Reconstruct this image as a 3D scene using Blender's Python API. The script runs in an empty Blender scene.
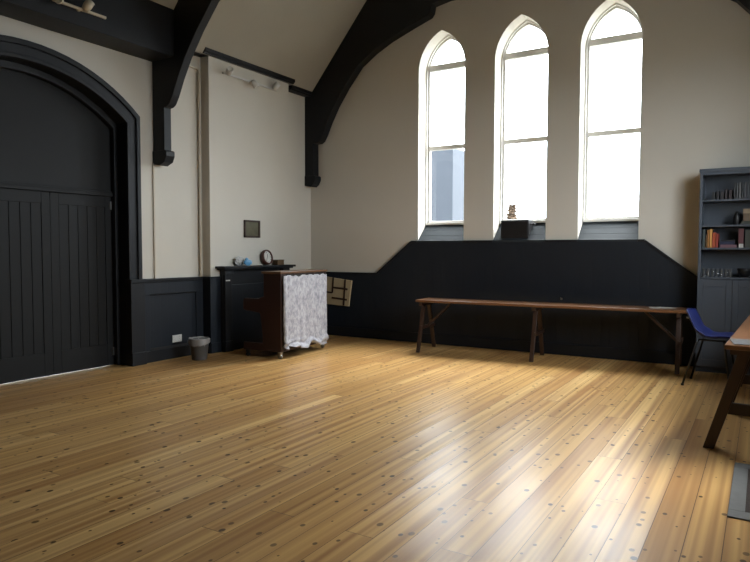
import bpy, bmesh, math, random
from mathutils import Vector, Matrix, noise
random.seed(7)
SC = bpy.context.scene
COL = SC.collection
PI = math.pi

# ------------------------------------------------------------------ materials
def new_mat(name):
    m = bpy.data.materials.new(name); m.use_nodes = True
    nt = m.node_tree; b = nt.nodes['Principled BSDF']
    return m, nt, b
def N(nt, typ, **kw):
    n = nt.nodes.new(typ)
    for k, v in kw.items():
        if k == 'op': n.operation = v
        elif k == 'blend': n.blend_type = v; n.data_type = 'RGBA'
        else: n.inputs[k].default_value = v
    return n
def math_n(nt, op, a, b=None, c=None):
    n = nt.nodes.new('ShaderNodeMath'); n.operation = op
    for i, v in enumerate((a, b, c)):
        if v is None: continue
        if isinstance(v, (int, float)): n.inputs[i].default_value = v
        else: nt.links.new(v, n.inputs[i])
    return n.outputs[0]
def mix_c(nt, fac, a, b, blend='MIX'):
    n = nt.nodes.new('ShaderNodeMix'); n.data_type = 'RGBA'; n.blend_type = blend
    for k, v in ((0, fac), (6, a), (7, b)):
        if isinstance(v, (int, float)): n.inputs[k].default_value = v
        elif isinstance(v, tuple): n.inputs[k].default_value = (*v[:3], 1)
        else: nt.links.new(v, n.inputs[k])
    return n.outputs[2]
def objco(nt):
    return nt.nodes.new('ShaderNodeTexCoord').outputs['Object']
def noise_n(nt, vec, scale, detail=3, rough=.55, sc=None):
    if sc:
        mp = nt.nodes.new('ShaderNodeMapping'); mp.inputs['Scale'].default_value = sc
        nt.links.new(vec, mp.inputs[0]); vec = mp.outputs[0]
    n = nt.nodes.new('ShaderNodeTexNoise'); n.inputs['Scale'].default_value = scale
    n.inputs['Detail'].default_value = detail; n.inputs['Roughness'].default_value = rough
    nt.links.new(vec, n.inputs['Vector']); return n.outputs['Fac']
def bump(nt, b, h, strength=.2, dist=.01):
    n = nt.nodes.new('ShaderNodeBump'); n.inputs['Strength'].default_value = strength
    n.inputs['Distance'].default_value = dist; nt.links.new(h, n.inputs['Height'])
    nt.links.new(n.outputs[0], b.inputs['Normal'])
def plain(name, col, rough=.5, var=.12, scale=6, metal=0, spec=.5, bumpd=0, bs=40, stretch=None):
    m, nt, b = new_mat(name)
    f = noise_n(nt, objco(nt), scale, 4, .6, stretch)
    c = mix_c(nt, f, tuple(x*(1-var) for x in col), tuple(min(1, x*(1+var)) for x in col))
    nt.links.new(c, b.inputs['Base Color'])
    b.inputs['Roughness'].default_value = rough; b.inputs['Metallic'].default_value = metal
    b.inputs['Specular IOR Level'].default_value = spec
    if bumpd: bump(nt, b, noise_n(nt, objco(nt), bs, 3), .3, bumpd)
    return m
def wood(name, col, dark, rough=.4, axis=0):
    m, nt, b = new_mat(name)
    sc = [14, 14, 14]; sc[axis] = .9
    g = noise_n(nt, objco(nt), 3, 5, .6, tuple(sc))
    sc2 = [60, 60, 60]; sc2[axis] = 2
    g2 = noise_n(nt, objco(nt), 2, 3, .6, tuple(sc2))
    c = mix_c(nt, g, dark, col)
    c = mix_c(nt, math_n(nt, 'MULTIPLY', g2, .5), c, dark)
    nt.links.new(c, b.inputs['Base Color']); b.inputs['Roughness'].default_value = rough
    bump(nt, b, g2, .15, .002)
    return m

M = {}
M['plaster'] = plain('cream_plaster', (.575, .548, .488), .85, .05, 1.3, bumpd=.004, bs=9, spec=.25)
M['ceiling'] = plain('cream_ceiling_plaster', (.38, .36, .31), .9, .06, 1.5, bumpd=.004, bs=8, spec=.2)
M['dark'] = plain('black_gloss_paint', (.0105, .0118, .0145), .5, .2, 3, spec=.28, bumpd=.001, bs=60)
M['door'] = plain('charcoal_door_paint', (.0105, .0110, .0114), .6, .15, 3, spec=.22, bumpd=.001, bs=60)
M['gloss'] = plain('black_gloss_moulding', (.012, .013, .015), .28, .1, 5)
M['dado'] = None
M['sill'] = plain('slate_blue_sill_paint', (.026, .032, .037), .65, .15, 5, spec=.2)
M['frame'] = plain('white_window_paint', (.60, .585, .55), .5, .05, 5)
M['cream_trim'] = plain('cream_pipe_paint', (.52, .46, .37), .6, .05, 5)
M['white_plastic'] = plain('white_plastic', (.55, .55, .53), .35, .03, 5)
M['cream_metal'] = plain('cream_enamel', (.55, .49, .38), .35, .06, 8)
M['brass'] = plain('dull_brass', (.16, .13, .075), .45, .25, 14, metal=.6)
M['steel'] = plain('brushed_steel', (.45, .45, .44), .3, .05, 10, metal=1)
M['grey_plastic'] = plain('grey_plastic', (.085, .083, .08), .45, .08, 9)
M['liner'] = plain('grey_bin_liner', (.24, .235, .23), .4, .1, 20, bumpd=.01, bs=25)
M['piano'] = wood('mahogany_veneer', (.034, .0095, .0055), (.014, .0045, .003), .45, 2)
M['piano_top'] = wood('lit_mahogany_lid', (.17, .09, .045), (.07, .035, .018), .35, 1)  # paler than the case: the lit top edge is painted into the lid colour
M['piano_back'] = plain('dark_back_cloth', (.02, .015, .012), .8)
M['ivory'] = plain('ivory_keys', (.6, .57, .48), .3, .03)
M['black'] = plain('black_plastic', (.008, .008, .009), .45, .1, 9)
M['speaker_paint'] = plain('black_speaker_covering', (.007, .007, .008), .6, .2, 50)
M['table'] = wood('varnished_table_top', (.21, .095, .038), (.10, .042, .017), .3, 0)
M['table_y'] = wood('varnished_table_top_lengthways', (.20, .095, .04), (.10, .042, .018), .32, 1)
M['leg'] = wood('dark_stained_legs', (.055, .025, .013), (.022, .010, .006), .45, 2)
M['blue'] = plain('navy_blue_moulded_plastic', (.017, .026, .13), .4, .1, 8)
M['bookcase'] = plain('slate_grey_painted_wood', (.060, .072, .092), .45, .12, 4, bumpd=.001, bs=50)
M['paper'] = plain('paper', (.5, .49, .46), .7, .06, 30)
M['mag'] = plain('magazine_cover', (.085, .085, .088), .4, .6, 22)
M['mat_border'] = plain('grey_mat_border', (.12, .123, .12), .85, .15, 18, bumpd=.003, bs=120)
M['mat_centre'] = plain('dark_brown_bristle', (.028, .019, .014), .95, .3, 60, bumpd=.01, bs=200)
M['cream_board'] = plain('cream_board', (.42, .34, .21), .6, .12, 8)
M['strap'] = plain('dark_brown_strap', (.035, .017, .010), .6, .2, 12)
M['clock_rim'] = wood('reddish_clock_rim', (.11, .03, .016), (.05, .014, .009), .35, 0)
M['clock_face'] = plain('white_clock_face', (.62, .6, .56), .5, .03)
M['packet'] = plain('light_blue_packet', (.10, .30, .52), .35, .3, 18)
M['bag'] = plain('crumpled_clear_bag', (.42, .42, .41), .35, .2, 18)
M['box'] = wood('small_wooden_box', (.15, .09, .04), (.08, .045, .02), .5, 1)
M['plaque'] = plain('dull_bronze_plaque', (.085, .078, .045), .35, .35, 10, metal=.5)
M['slate'] = plain('slate_blue_render', (.020, .025, .034), .9, .15, .8)
M['roofing'] = plain('slate_roof', (.02, .022, .026), .8, .2, 2)
M['shrub'] = plain('rusty_brown_leaves', (.06, .034, .016), .9, .4, 4)
M['bark'] = plain('bark', (.04, .028, .018), .9, .3, 10)
M['ground'] = plain('asphalt_ground', (.16, .16, .15), .9, .15, 1)
M['slab'] = plain('pale_paving', (.12, .12, .115), .85, .1, 3)
M['wall_out'] = plain('back_plaster', (.26, .245, .215), .9, .05, 2)

def mk_dado():
    m, nt, b = new_mat('blue_black_boarding')
    co = objco(nt)
    f = noise_n(nt, co, 2.5, 4)
    c = mix_c(nt, f, (.0060, .0092, .0145), (.0080, .0120, .0190))
    nt.links.new(c, b.inputs['Base Color']); b.inputs['Roughness'].default_value = .55; b.inputs['Specular IOR Level'].default_value = .35
    sx = nt.nodes.new('ShaderNodeSeparateXYZ'); nt.links.new(co, sx.inputs[0])
    s = math_n(nt, 'ADD', sx.outputs[0], sx.outputs[1])
    fr = math_n(nt, 'FRACT', math_n(nt, 'DIVIDE', s, .115))
    d = math_n(nt, 'ABSOLUTE', math_n(nt, 'SUBTRACT', fr, .5))
    g = math_n(nt, 'MINIMUM', math_n(nt, 'MULTIPLY', math_n(nt, 'SUBTRACT', .5, d), 18), 1)
    bump(nt, b, g, .3, .003)
    return m
M['dado'] = mk_dado()

def mk_floor():
    m, nt, b = new_mat('waxed_pine_floorboards')
    co = objco(nt); L = nt.links.new
    sx = nt.nodes.new('ShaderNodeSeparateXYZ'); L(co, sx.inputs[0])
    X, Y = sx.outputs[0], sx.outputs[1]
    W = .162
    bx = math_n(nt, 'DIVIDE', math_n(nt, 'ADD', X, 20*W + .133 - .0), W)
    i = math_n(nt, 'FLOOR', bx); fx = math_n(nt, 'FRACT', bx)
    wn = nt.nodes.new('ShaderNodeTexWhiteNoise'); wn.noise_dimensions = '1D'; L(i, wn.inputs['W'])
    by = math_n(nt, 'ADD', math_n(nt, 'DIVIDE', Y, 3.3), math_n(nt, 'MULTIPLY', wn.outputs['Value'], 9.0))
    j = math_n(nt, 'FLOOR', by); fy = math_n(nt, 'FRACT', by)
    cb = nt.nodes.new('ShaderNodeCombineXYZ'); L(i, cb.inputs[0]); L(j, cb.inputs[1])
    wb = nt.nodes.new('ShaderNodeTexWhiteNoise'); wb.noise_dimensions = '3D'; L(cb.outputs[0], wb.inputs['Vector'])
    rnd = wb.outputs['Value']; rc = nt.nodes.new('ShaderNodeSeparateColor'); L(wb.outputs['Color'], rc.inputs[0])
    # board-local coordinates shifted by a random amount so that grain never runs across a seam
    off = nt.nodes.new('ShaderNodeVectorMath'); off.operation = 'MULTIPLY_ADD'
    L(wb.outputs['Color'], off.inputs[0]); off.inputs[1].default_value = (37, 53, 11); L(co, off.inputs[2])
    P = off.outputs[0]
    cr = nt.nodes.new('ShaderNodeValToRGB'); L(rnd, cr.inputs[0])
    e = cr.color_ramp.elements
    e[0].position = 0; e[0].color = (0.516, 0.300, 0.102, 1)
    e[1].position = 1; e[1].color = (0.720, 0.480, 0.198, 1)
    for p, c in ((.25, (0.636, 0.396, 0.144)), (.5, (0.576, 0.342, 0.120)), (.75, (0.672, 0.432, 0.168))):
        q = e.new(p); q.color = (*c, 1)
    streak = noise_n(nt, P, 1, 1, .5, (20, .22, 1))
    fine = noise_n(nt, P, 1, 1, .5, (48, .6, 1))
    c = mix_c(nt, math_n(nt, 'MULTIPLY_ADD', streak, 3.2, -1.25), cr.outputs[0], (.27, .115, .036))
    c = mix_c(nt, .75, cr.outputs[0], c)
    thin = noise_n(nt, P, 1, 0, .5, (34, .28, 1))
    c = mix_c(nt, math_n(nt, 'MULTIPLY_ADD', thin, 2.2, -1.0), c, (.32, .15, .048))
    c = mix_c(nt, math_n(nt, 'MULTIPLY', math_n(nt, 'SUBTRACT', fine, .45), .8), c, (.20, .085, .028))
    # broad wear
    wear = noise_n(nt, co, .55, 1, .5)
    c = mix_c(nt, math_n(nt, 'MULTIPLY_ADD', wear, .5, -.15), c, (.58, .40, .20))
    # knots
    def knots(scale, r0, r1, seed):
        mp = nt.nodes.new('ShaderNodeMapping'); mp.inputs['Scale'].default_value = (scale, scale*.75, 0)
        mp.inputs['Location'].default_value = (seed, seed*1.7, 0)
        L(P, mp.inputs[0])
        v = nt.nodes.new('ShaderNodeTexVoronoi'); v.voronoi_dimensions = '2D'; v.inputs['Scale'].default_value = 1
        L(mp.outputs[0], v.inputs['Vector'])
        s = nt.nodes.new('ShaderNodeSeparateColor'); L(v.outputs['Color'], s.inputs[0])
        r = math_n(nt, 'MULTIPLY_ADD', math_n(nt, 'POWER', s.outputs[0], 1.5), r1 - r0, r0)
        d = math_n(nt, 'DIVIDE', v.outputs['Distance'], r)
        k = math_n(nt, 'SUBTRACT', 1.6, d)
        k = math_n(nt, 'MULTIPLY', k, 2.4); k = math_n(nt, 'MINIMUM', math_n(nt, 'MAXIMUM', k, 0), 1)
        return math_n(nt, 'MULTIPLY', k, math_n(nt, 'MULTIPLY', math_n(nt, 'GREATER_THAN', s.outputs[2], .35), math_n(nt, 'MULTIPLY_ADD', s.outputs[1], .35, .65)))
    k1 = knots(6.8, .022, .08, 3.1)
    k2 = knots(5.0, .016, .055, 8.4)
    kk = math_n(nt, 'MAXIMUM', k1, k2)
    c = mix_c(nt, math_n(nt, 'MULTIPLY', kk, .95), c, (.022, .008, .004))
    # seams
    d1 = math_n(nt, 'MINIMUM', fx, math_n(nt, 'SUBTRACT', 1, fx))
    d2 = math_n(nt, 'MULTIPLY', math_n(nt, 'MINIMUM', fy, math_n(nt, 'SUBTRACT', 1, fy)), 3.3/W)
    dd = math_n(nt, 'MINIMUM', d1, d2)
    gap = math_n(nt, 'MULTIPLY_ADD', rc.outputs[1], .010, .006)
    seam = math_n(nt, 'LESS_THAN', dd, gap)
    c = mix_c(nt, math_n(nt, 'MULTIPLY', seam, .82), c, (.035, .016, .008))
    L(c, b.inputs['Base Color'])
    rg = noise_n(nt, co, 2.2, 1, .5)
    L(math_n(nt, 'MULTIPLY_ADD', rg, .06, .278), b.inputs['Roughness'])
    b.inputs['Specular IOR Level'].default_value = .22
    # cupped boards with slightly uneven ends
    cup = math_n(nt, 'MULTIPLY', math_n(nt, 'POWER', math_n(nt, 'SUBTRACT', fx, .5), 2), 1.5)
    und = noise_n(nt, P, 1, 1, .5, (3.5, 1.2, 1))
    h = math_n(nt, 'ADD', math_n(nt, 'MULTIPLY', cup, .5), math_n(nt, 'MULTIPLY', und, .9))
    h = math_n(nt, 'SUBTRACT', h, math_n(nt, 'MULTIPLY', seam, .5))
    h = math_n(nt, 'ADD', h, math_n(nt, 'MULTIPLY', math_n(nt, 'SUBTRACT', fx, .5), math_n(nt, 'MULTIPLY', math_n(nt, 'SUBTRACT', rc.outputs[0], .5), 1.3)))
    h = math_n(nt, 'ADD', h, math_n(nt, 'MULTIPLY', fy, math_n(nt, 'MULTIPLY', math_n(nt, 'SUBTRACT', rc.outputs[2], .5), 14.0)))
    bump(nt, b, h, .35, .012)
    return m
M['floor'] = mk_floor()

def mk_glass(name, milk, tint):
    m = bpy.data.materials.new(name); m.use_nodes = True
    nt = m.node_tree; nt.nodes.clear(); L = nt.links.new
    out = nt.nodes.new('ShaderNodeOutputMaterial')
    t = nt.nodes.new('ShaderNodeBsdfTransparent'); t.inputs[0].default_value = (*tint, 1)
    g = nt.nodes.new('ShaderNodeBsdfGlossy'); g.inputs['Roughness'].default_value = .05
    fr = nt.nodes.new('ShaderNodeFresnel'); fr.inputs[0].default_value = 1.45
    ge = nt.nodes.new('ShaderNodeNewGeometry')
    mx = nt.nodes.new('ShaderNodeMixShader'); L(math_n(nt, 'MULTIPLY', fr.outputs[0], math_n(nt, 'SUBTRACT', 1, ge.outputs['Backfacing'])), mx.inputs[0]); L(t.outputs[0], mx.inputs[1]); L(g.outputs[0], mx.inputs[2])
    last = mx.outputs[0]
    if milk:
        tl = nt.nodes.new('ShaderNodeBsdfTranslucent'); tl.inputs[0].default_value = (.75, .78, .82, 1)
        co = objco(nt)
        n = noise_n(nt, co, 5, 4, .6)
        m2 = nt.nodes.new('ShaderNodeMixShader')
        L(math_n(nt, 'MULTIPLY', n, milk*2), m2.inputs[0]); L(last, m2.inputs[1]); L(tl.outputs[0], m2.inputs[2])
        last = m2.outputs[0]
    L(last, out.inputs[0])
    return m
M['glass'] = mk_glass('window_glass', 0, (.97, .98, .98))
M['frosted'] = mk_glass('dusty_lower_glass', .0012, (.95, .97, .98))
def mk_tumbler():
    m, nt, b = new_mat('drinking_glass')
    f = noise_n(nt, objco(nt), 8, 2)
    nt.links.new(mix_c(nt, f, (.8, .83, .85), (.95, .97, .98)), b.inputs['Base Color'])
    b.inputs['Roughness'].default_value = .08; b.inputs['Transmission Weight'].default_value = .92
    return m
M['tumbler'] = mk_tumbler()

def mk_lace():
    m, nt, b = new_mat('white_and_grey_brocade')
    co = objco(nt)
    w = noise_n(nt, co, 13, 4, .7)
    v = nt.nodes.new('ShaderNodeTexVoronoi'); v.inputs['Scale'].default_value = 11; nt.links.new(co, v.inputs['Vector'])
    w2 = noise_n(nt, co, 38, 3, .7, (1.4, 1.4, .6))
    f = math_n(nt, 'ADD', math_n(nt, 'MULTIPLY', w, .8), math_n(nt, 'MULTIPLY', w2, .8))
    f = math_n(nt, 'ADD', f, math_n(nt, 'MULTIPLY', v.outputs['Distance'], .12))
    cr = nt.nodes.new('ShaderNodeValToRGB'); nt.links.new(f, cr.inputs[0])
    cr.color_ramp.elements[0].position = .68; cr.color_ramp.elements[0].color = (.22, .22, .255, 1)
    cr.color_ramp.elements[1].position = 1.0; cr.color_ramp.elements[1].color = (.43, .43, .465, 1)
    nt.links.new(cr.outputs[0], b.inputs['Base Color'])
    b.inputs['Roughness'].default_value = .75
    bump(nt, b, w2, .5, .006)
    return m
M['lace'] = mk_lace()
def cover(name, col): return plain(name, col, .55, .15, 25)

# ------------------------------------------------------------------ mesh helpers
def obj(name, bm, mat, parent=None, bevel=0, smooth=False, loc=None, rotz=None):
    bmesh.ops.recalc_face_normals(bm, faces=bm.faces[:])
    me = bpy.data.meshes.new(name); bm.to_mesh(me); bm.free()
    o = bpy.data.objects.new(name, me); COL.objects.link(o)
    me.materials.append(mat)
    if smooth:
        for p in me.polygons: p.use_smooth = True
    if bevel:
        md = o.modifiers.new('edge', 'BEVEL'); md.width = bevel; md.segments = 2; md.limit_method = 'ANGLE'; md.angle_limit = math.radians(40)
    if parent: o.parent = parent
    if loc: o.location = loc
    if rotz is not None: o.rotation_euler[2] = rotz
    return o
def B(): return bmesh.new()
def box(bm, x0, x1, y0, y1, z0, z1):
    r = bmesh.ops.create_cube(bm, size=1)['verts']
    for v in r: v.co = Vector(((x0+x1)/2 + v.co.x*(x1-x0), (y0+y1)/2 + v.co.y*(y1-y0), (z0+z1)/2 + v.co.z*(z1-z0)))
    return r
def bar(bm, p, q, w, h, up=(0, 0, 1)):
    p, q = Vector(p), Vector(q); d = (q-p); L = d.length; d.normalize()
    u = Vector(up); s = d.cross(u)
    if s.length < 1e-4: s = d.cross(Vector((0, 1, 0)))
    s.normalize(); u = s.cross(d)
    r = bmesh.ops.create_cube(bm, size=1)['verts']
    for v in r: v.co = (p+q)/2 + d*v.co.x*L + s*v.co.y*w + u*v.co.z*h
def prism(bm, pts, axis, a, b):
    def P(t, d):
        return Vector((d, t[0], t[1])) if axis == 0 else Vector((t[0], d, t[1])) if axis == 1 else Vector((t[0], t[1], d))
    va = [bm.verts.new(P(t, a)) for t in pts]; vb = [bm.verts.new(P(t, b)) for t in pts]
    n = len(pts)
    bm.faces.new(va); bm.faces.new(vb[::-1])
    for k in range(n): bm.faces.new((va[k], va[(k+1) % n], vb[(k+1) % n], vb[k]))
def tube(bm, pts, r, seg=10, closed=False, cap=True):
    pts = [Vector(p) for p in pts]; n = len(pts); rings = []
    for k, p in enumerate(pts):
        if closed: d = pts[(k+1) % n] - pts[k-1]
        else: d = pts[min(k+1, n-1)] - pts[max(k-1, 0)]
        d.normalize()
        u = Vector((0, 0, 1)) if abs(d.z) < .9 else Vector((1, 0, 0))
        s = d.cross(u).normalized(); u = s.cross(d)
        rr = r[k] if isinstance(r, (list, tuple)) else r
        rings.append([bm.verts.new(p + s*math.cos(2*PI*i/seg)*rr + u*math.sin(2*PI*i/seg)*rr) for i in range(seg)])
    for k in range(n if closed else n-1):
        a, b = rings[k], rings[(k+1) % n]
        for i in range(seg): bm.faces.new((a[i], a[(i+1) % seg], b[(i+1) % seg], b[i]))
    if cap and not closed:
        bm.faces.new(rings[0][::-1]); bm.faces.new(rings[-1])
def lathe(bm, prof, seg=24, c=(0, 0, 0), mat=None):
    rings = []
    for r, z in prof:
        rings.append([bm.verts.new(Vector((r*math.cos(2*PI*i/seg), r*math.sin(2*PI*i/seg), z))) for i in range(seg)])
    fs = []
    for a, b in zip(rings, rings[1:]):
        for i in range(seg): fs.append(bm.faces.new((a[i], a[(i+1) % seg], b[(i+1) % seg], b[i])))
    bm.faces.new(rings[0][::-1]); bm.faces.new(rings[-1])
    vs = [v for r in rings for v in r]
    if mat is not None:
        for v in vs: v.co = mat @ v.co
    for v in vs: v.co += Vector(c)
def struct(name, bm, mat, parent=None, **kw):
    o = obj(name, bm, mat, parent, **kw)
    if not parent: o['kind'] = 'structure'
    return o
def tag(o, label, cat, group=None):
    o['label'] = label; o['category'] = cat
    if group: o['group'] = group
    return o
def thing(name, label, cat, loc=(0, 0, 0), rotz=0, group=None):
    o = bpy.data.objects.new(name, None); COL.objects.link(o)
    o.location = loc; o.rotation_euler = (0, 0, rotz); o.empty_display_size = .1
    return tag(o, label, cat, group)

# ------------------------------------------------------------------ room constants
XW, XR, YG, YF = -6.52, .68, 8.62, -3.2
XC = (XW + XR)/2
def ceil_z(u): return 3.79 + 1.2*u          # u = distance from the wall plane
DXD = -6.74

# floor ----------------------------------------------------------------------
bm = B(); box(bm, -6.80, 1.0, YF-.3, YG+.02, -.06, 0)
struct('floor', bm, M['floor'])
bm = B(); box(bm, -60, 40, -40, 80, -.5, -.12); struct('ground', bm, M['ground'])
bm = B(); box(bm, -9.5, -6.805, 1.5, 6.0, -.11, -.003); struct('trim_paving', bm, M['slab'])

# left wall with the segmental door arch ------------------------------------
DY, DZ, DR = 3.80, 3.53, 2.03               # centre, crown and radius of architrave's outer curve
def arc_pts(r, half, n=20):                 # left to right along the arch
    cz = DZ - DR
    a = math.asin(half/r)
    return [(DY + r*math.sin(-a + 2*a*k/n), cz + r*math.cos(-a + 2*a*k/n)) for k in range(n+1)]
half_o, half_i = 1.367, 1.17
A_open = arc_pts(DR-.17, 1.19)              # hole in the wall
bm = B()
pts = [(YF, -.05), (A_open[0][0], -.05)] + A_open + [(A_open[-1][0], -.05), (YG+.4, -.05), (YG+.4, 4.6), (YF, 4.6)]
prism(bm, pts, 0, -6.95, XW)
struct('wall_left', bm, M['plaster'])
# architrave: three stepped mouldings following the opening
def arch_band(bm, r0, h0, r1, h1, xa, xb):
    o = arc_pts(DR + r0, h0); i = arc_pts(DR + r1, h1)
    pts = [(o[0][0], 0)] + o + [(o[-1][0], 0), (i[-1][0], 0)] + i[::-1] + [(i[0][0], 0)]
    prism(bm, pts, 0, xa, xb)
bm = B()
arch_band(bm, 0, half_o, -.06, half_o-.055, XW-.01, XW+.055)
arch_band(bm, -.055, half_o-.05, -.16, half_o-.155, XW-.02, XW+.03)
struct('trim_architrave', bm, M['dark'], bevel=.008)
bm = B()
arch_band(bm, -.155, half_o-.15, -.20, half_o-.185, DXD-.05, XW+.05)
arch_band(bm, -.19, half_o-.178, -.27, half_o-.225, DXD-.05, DXD+.075)
struct('trim_door_lining', bm, M['dark'], bevel=.008)
bm = B()
for s in (-1, 1):
    box(bm, XW-.02, XW+.075, DY + s*1.28 - .1, DY + s*1.28 + .1, 0, 1.03)
    box(bm, XW-.02, XW+.09, DY + s*1.28 - .105, DY + s*1.28 + .105, 0, .16)
    box(bm, XW-.02, XW+.095, DY + s*1.28 - .11, DY + s*1.28 + .11, 1.0, 1.045)
struct('trim_architrave_plinths', bm, M['dark'], bevel=.006)
# fixed panel over the leaves, transom
tp = arc_pts(DR-.25, 1.15)
bm = B()
prism(bm, [(tp[0][0], 2.05)] + tp + [(tp[-1][0], 2.05)], 0, DXD-.05, DXD)
box(bm, DXD-.05, DXD+.035, 2.64, 4.96, 2.035, 2.075)
box(bm, DXD-.05, DXD+.02, 2.64, 4.96, 2.075, 2.10)
struct('trim_door_overpanel', bm, M['door'], bevel=.004)
# three boarded leaves
for n, (y0, y1) in enumerate(((4.172, 4.957), (3.384, 4.168), (2.64, 3.38))):
    bm = B()
    z0, z1 = .004, 2.035; st, tr, br = .098, .13, .26
    xa, xb = DXD-.045, DXD
    box(bm, xa, xb, y0, y0+st, z0, z1); box(bm, xa, xb, y1-st, y1, z0, z1)
    box(bm, xa, xb, y0+st, y1-st, z1-tr, z1); box(bm, xa, xb, y0+st, y1-st, z0, z0+br)
    d = struct('door_%d' % (n+1), bm, M['door'], bevel=.004)
    bm = B(); k = 5; w = (y1-y0-2*st)/k
    for i in range(k):
        ya = y0+st+i*w
        pts = [(xa+.005, ya), (xb-.012, ya), (xb-.006, ya+.006), (xb-.006, ya+w-.006), (xb-.012, ya+w), (xa+.005, ya+w)]
        prism(bm, pts, 2, z0+br, z1-tr)
    struct('door_boarding', bm, M['door'], d)
    if n == 0:
        for z in (1.93, .17):
            bm = B(); box(bm, DXD, DXD+.012, y1-.035, y1-.004, z-.05, z+.05)
            tube(bm, [(DXD+.012, y1-.004, z-.055), (DXD+.012, y1-.004, z+.055)], .008)
            h = struct('hinge', bm, M['steel'], d)
# panelled dado on the left wall ---------------------------------------------
def dado_left(ya, yb, lights=True):
    bm = B()
    box(bm, XW-.01, XW+.012, ya, yb, 0, 1.02)
    box(bm, XW-.01, XW+.03, ya, yb, .84, 1.01)              # top rail
    box(bm, XW-.01, XW+.03, ya, ya+.10, .14, .84); box(bm, XW-.01, XW+.03, yb-.12, yb, .14, .84)
    return bm
bm = dado_left(5.19, 6.165)
struct('trim_dado_left', bm, M['dado'], bevel=.003)
bm = B(); box(bm, XW-.01, XW+.04, 5.19, 6.15, 0, .14); box(bm, XW-.01, XW+.032, 5.19, 6.15, .14, .15)
struct('baseboard_left', bm, M['dark'], bevel=.006)
bm = B(); box(bm, XW-.01, XW+.055, 5.19, 6.15, 1.012, 1.04); box(bm, XW-.01, XW+.04, 5.19, 6.15, .99, 1.012)
struct('trim_dado_rail_left', bm, M['dark'], bevel=.006)
bm = B()
prism(bm, [(XW+.012, .14), (XW+.042, .14), (XW+.042, .146), (XW+.012, .172)], 1, 5.29, 5.95)
prism(bm, [(XW+.012, .835), (XW+.030, .835), (XW+.036, .84), (XW+.036, .848), (XW+.012, .866)], 1, 5.29, 6.04)
struct('trim_dado_ledges', bm, M['gloss'])
bm = dado_left(7.86, YG); box(bm, XW-.01, XW+.055, 7.86, YG, 1.0, 1.03)
box(bm, XW-.01, XW+.04, 7.86, YG, 0, .14)
struct('trim_dado_corner', bm, M['dado'], bevel=.003)

# chimney breast and black surround -------------------------------------------
XB = -6.37
bm = B(); box(bm, XW-.02, XB, 6.19, 7.86, 0, 4.3); struct('wall_chimney_breast', bm, M['plaster'])
t = thing('mantelpiece', 'black painted mantelpiece with panelled surround on the chimney breast', 'mantelpiece', (XB, 7.035, 0))
bm = B()
box(bm, .001, .05, -.68, .68, 0, 1.128)
obj('surround_panel', bm, M['dark'], t, .004)
for s in (-1, 1):
    bm = B(); box(bm, .05, .10, s*.61-.065, s*.61+.065, 0, 1.06); box(bm, .05, .115, s*.61-.075, s*.61+.075, 0, .15)
    box(bm, .05, .12, s*.61-.08, s*.61+.08, 1.06, 1.128)
    obj('pilaster', bm, M['dark'], t, .006)
bm = B(); box(bm, .001, .18, -.765, .765, 1.146, 1.178); box(bm, .001, .15, -.735, .735, 1.126, 1.146)
obj('shelf', bm, M['dark'], t, .006)
bm = B(); box(bm, .05, .075, -.54, .54, .10, .92); obj('fireboard', bm, M['dado'], t, .004)
bm = B(); box(bm, .101, .104, -.665, -.585, .975, .99); p_ = obj('name_plate', bm, M['white_plastic'], t); p_['label'] = 'small white plate'
# dark dado on the breast's near return
bm = B(); box(bm, XW+.0, XB, 6.165, 6.189, 0, 1.015); box(bm, XW, XB+.03, 6.15, 6.189, 1.012, 1.04); box(bm, XW, XB+.01, 6.155, 6.189, 0, .14)
box(bm, XB, XB+.02, 6.165, 6.353, 0, 1.015); box(bm, XB, XB+.03, 6.165, 6.353, 1.012, 1.04); box(bm, XB, XB+.03, 6.165, 6.353, 0, .14)
struct('trim_dado_return', bm, M['dado'], bevel=.003)

# gable wall with three lancets ----------------------------------------------
WINS = [(-4.495, -3.75), (-3.295, -2.55), (-2.12, -1.37)]
ZSILL, ZSP, ZAP = 1.545, 4.06, 4.62
def lancet(x0, x1, zs=ZSP, za=ZAP, n=12, inset=0):
    x0 += inset; x1 -= inset
    w = (x1-x0)/2; h = za-zs-inset*1.3; R_ = (w*w+h*h)/(2*w); xm = (x0+x1)/2
    L = []
    aa = math.asin(h/R_)
    for k in range(n+1):
        a = aa*k/n; L.append((x0 + R_ - R_*math.cos(a), zs + R_*math.sin(a)))
    Rr = [(2*xm - x, z) for x, z in L[:-1]][::-1]
    return L + Rr
YB = 9.02
bm = B()
TOPZ = 7.2
edges = [XW-.45] + [v for w in WINS for v in w] + [XR+.45]
for k in range(0, len(edges), 2): prism(bm, [(edges[k], -.05), (edges[k+1], -.05), (edges[k+1], TOPZ), (edges[k], TOPZ)], 1, YG, YB)
for x0, x1 in WINS:
    prism(bm, [(x0, -.05), (x1, -.05), (x1, ZSILL-.01), (x0, ZSILL-.01)], 1, YG, YB)
    a = lancet(x0, x1)
    prism(bm, a + [(x1, TOPZ), (x0, TOPZ)], 1, YG, YB)
bmesh.ops.remove_doubles(bm, verts=bm.verts[:], dist=1e-5)
# drop the doubled internal faces between strips
seen = {}
for f in bm.faces[:]:
    key = tuple(sorted(v.index for v in f.verts))
bm.verts.index_update()
for f in bm.faces[:]:
    key = tuple(sorted(v.index for v in f.verts)); seen.setdefault(key, []).append(f)
dead = [f for fs in seen.values() if len(fs) > 1 for f in fs]
bmesh.ops.delete(bm, geom=dead, context='FACES_ONLY')
struct('wall_gable', bm, M['plaster'])

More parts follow.
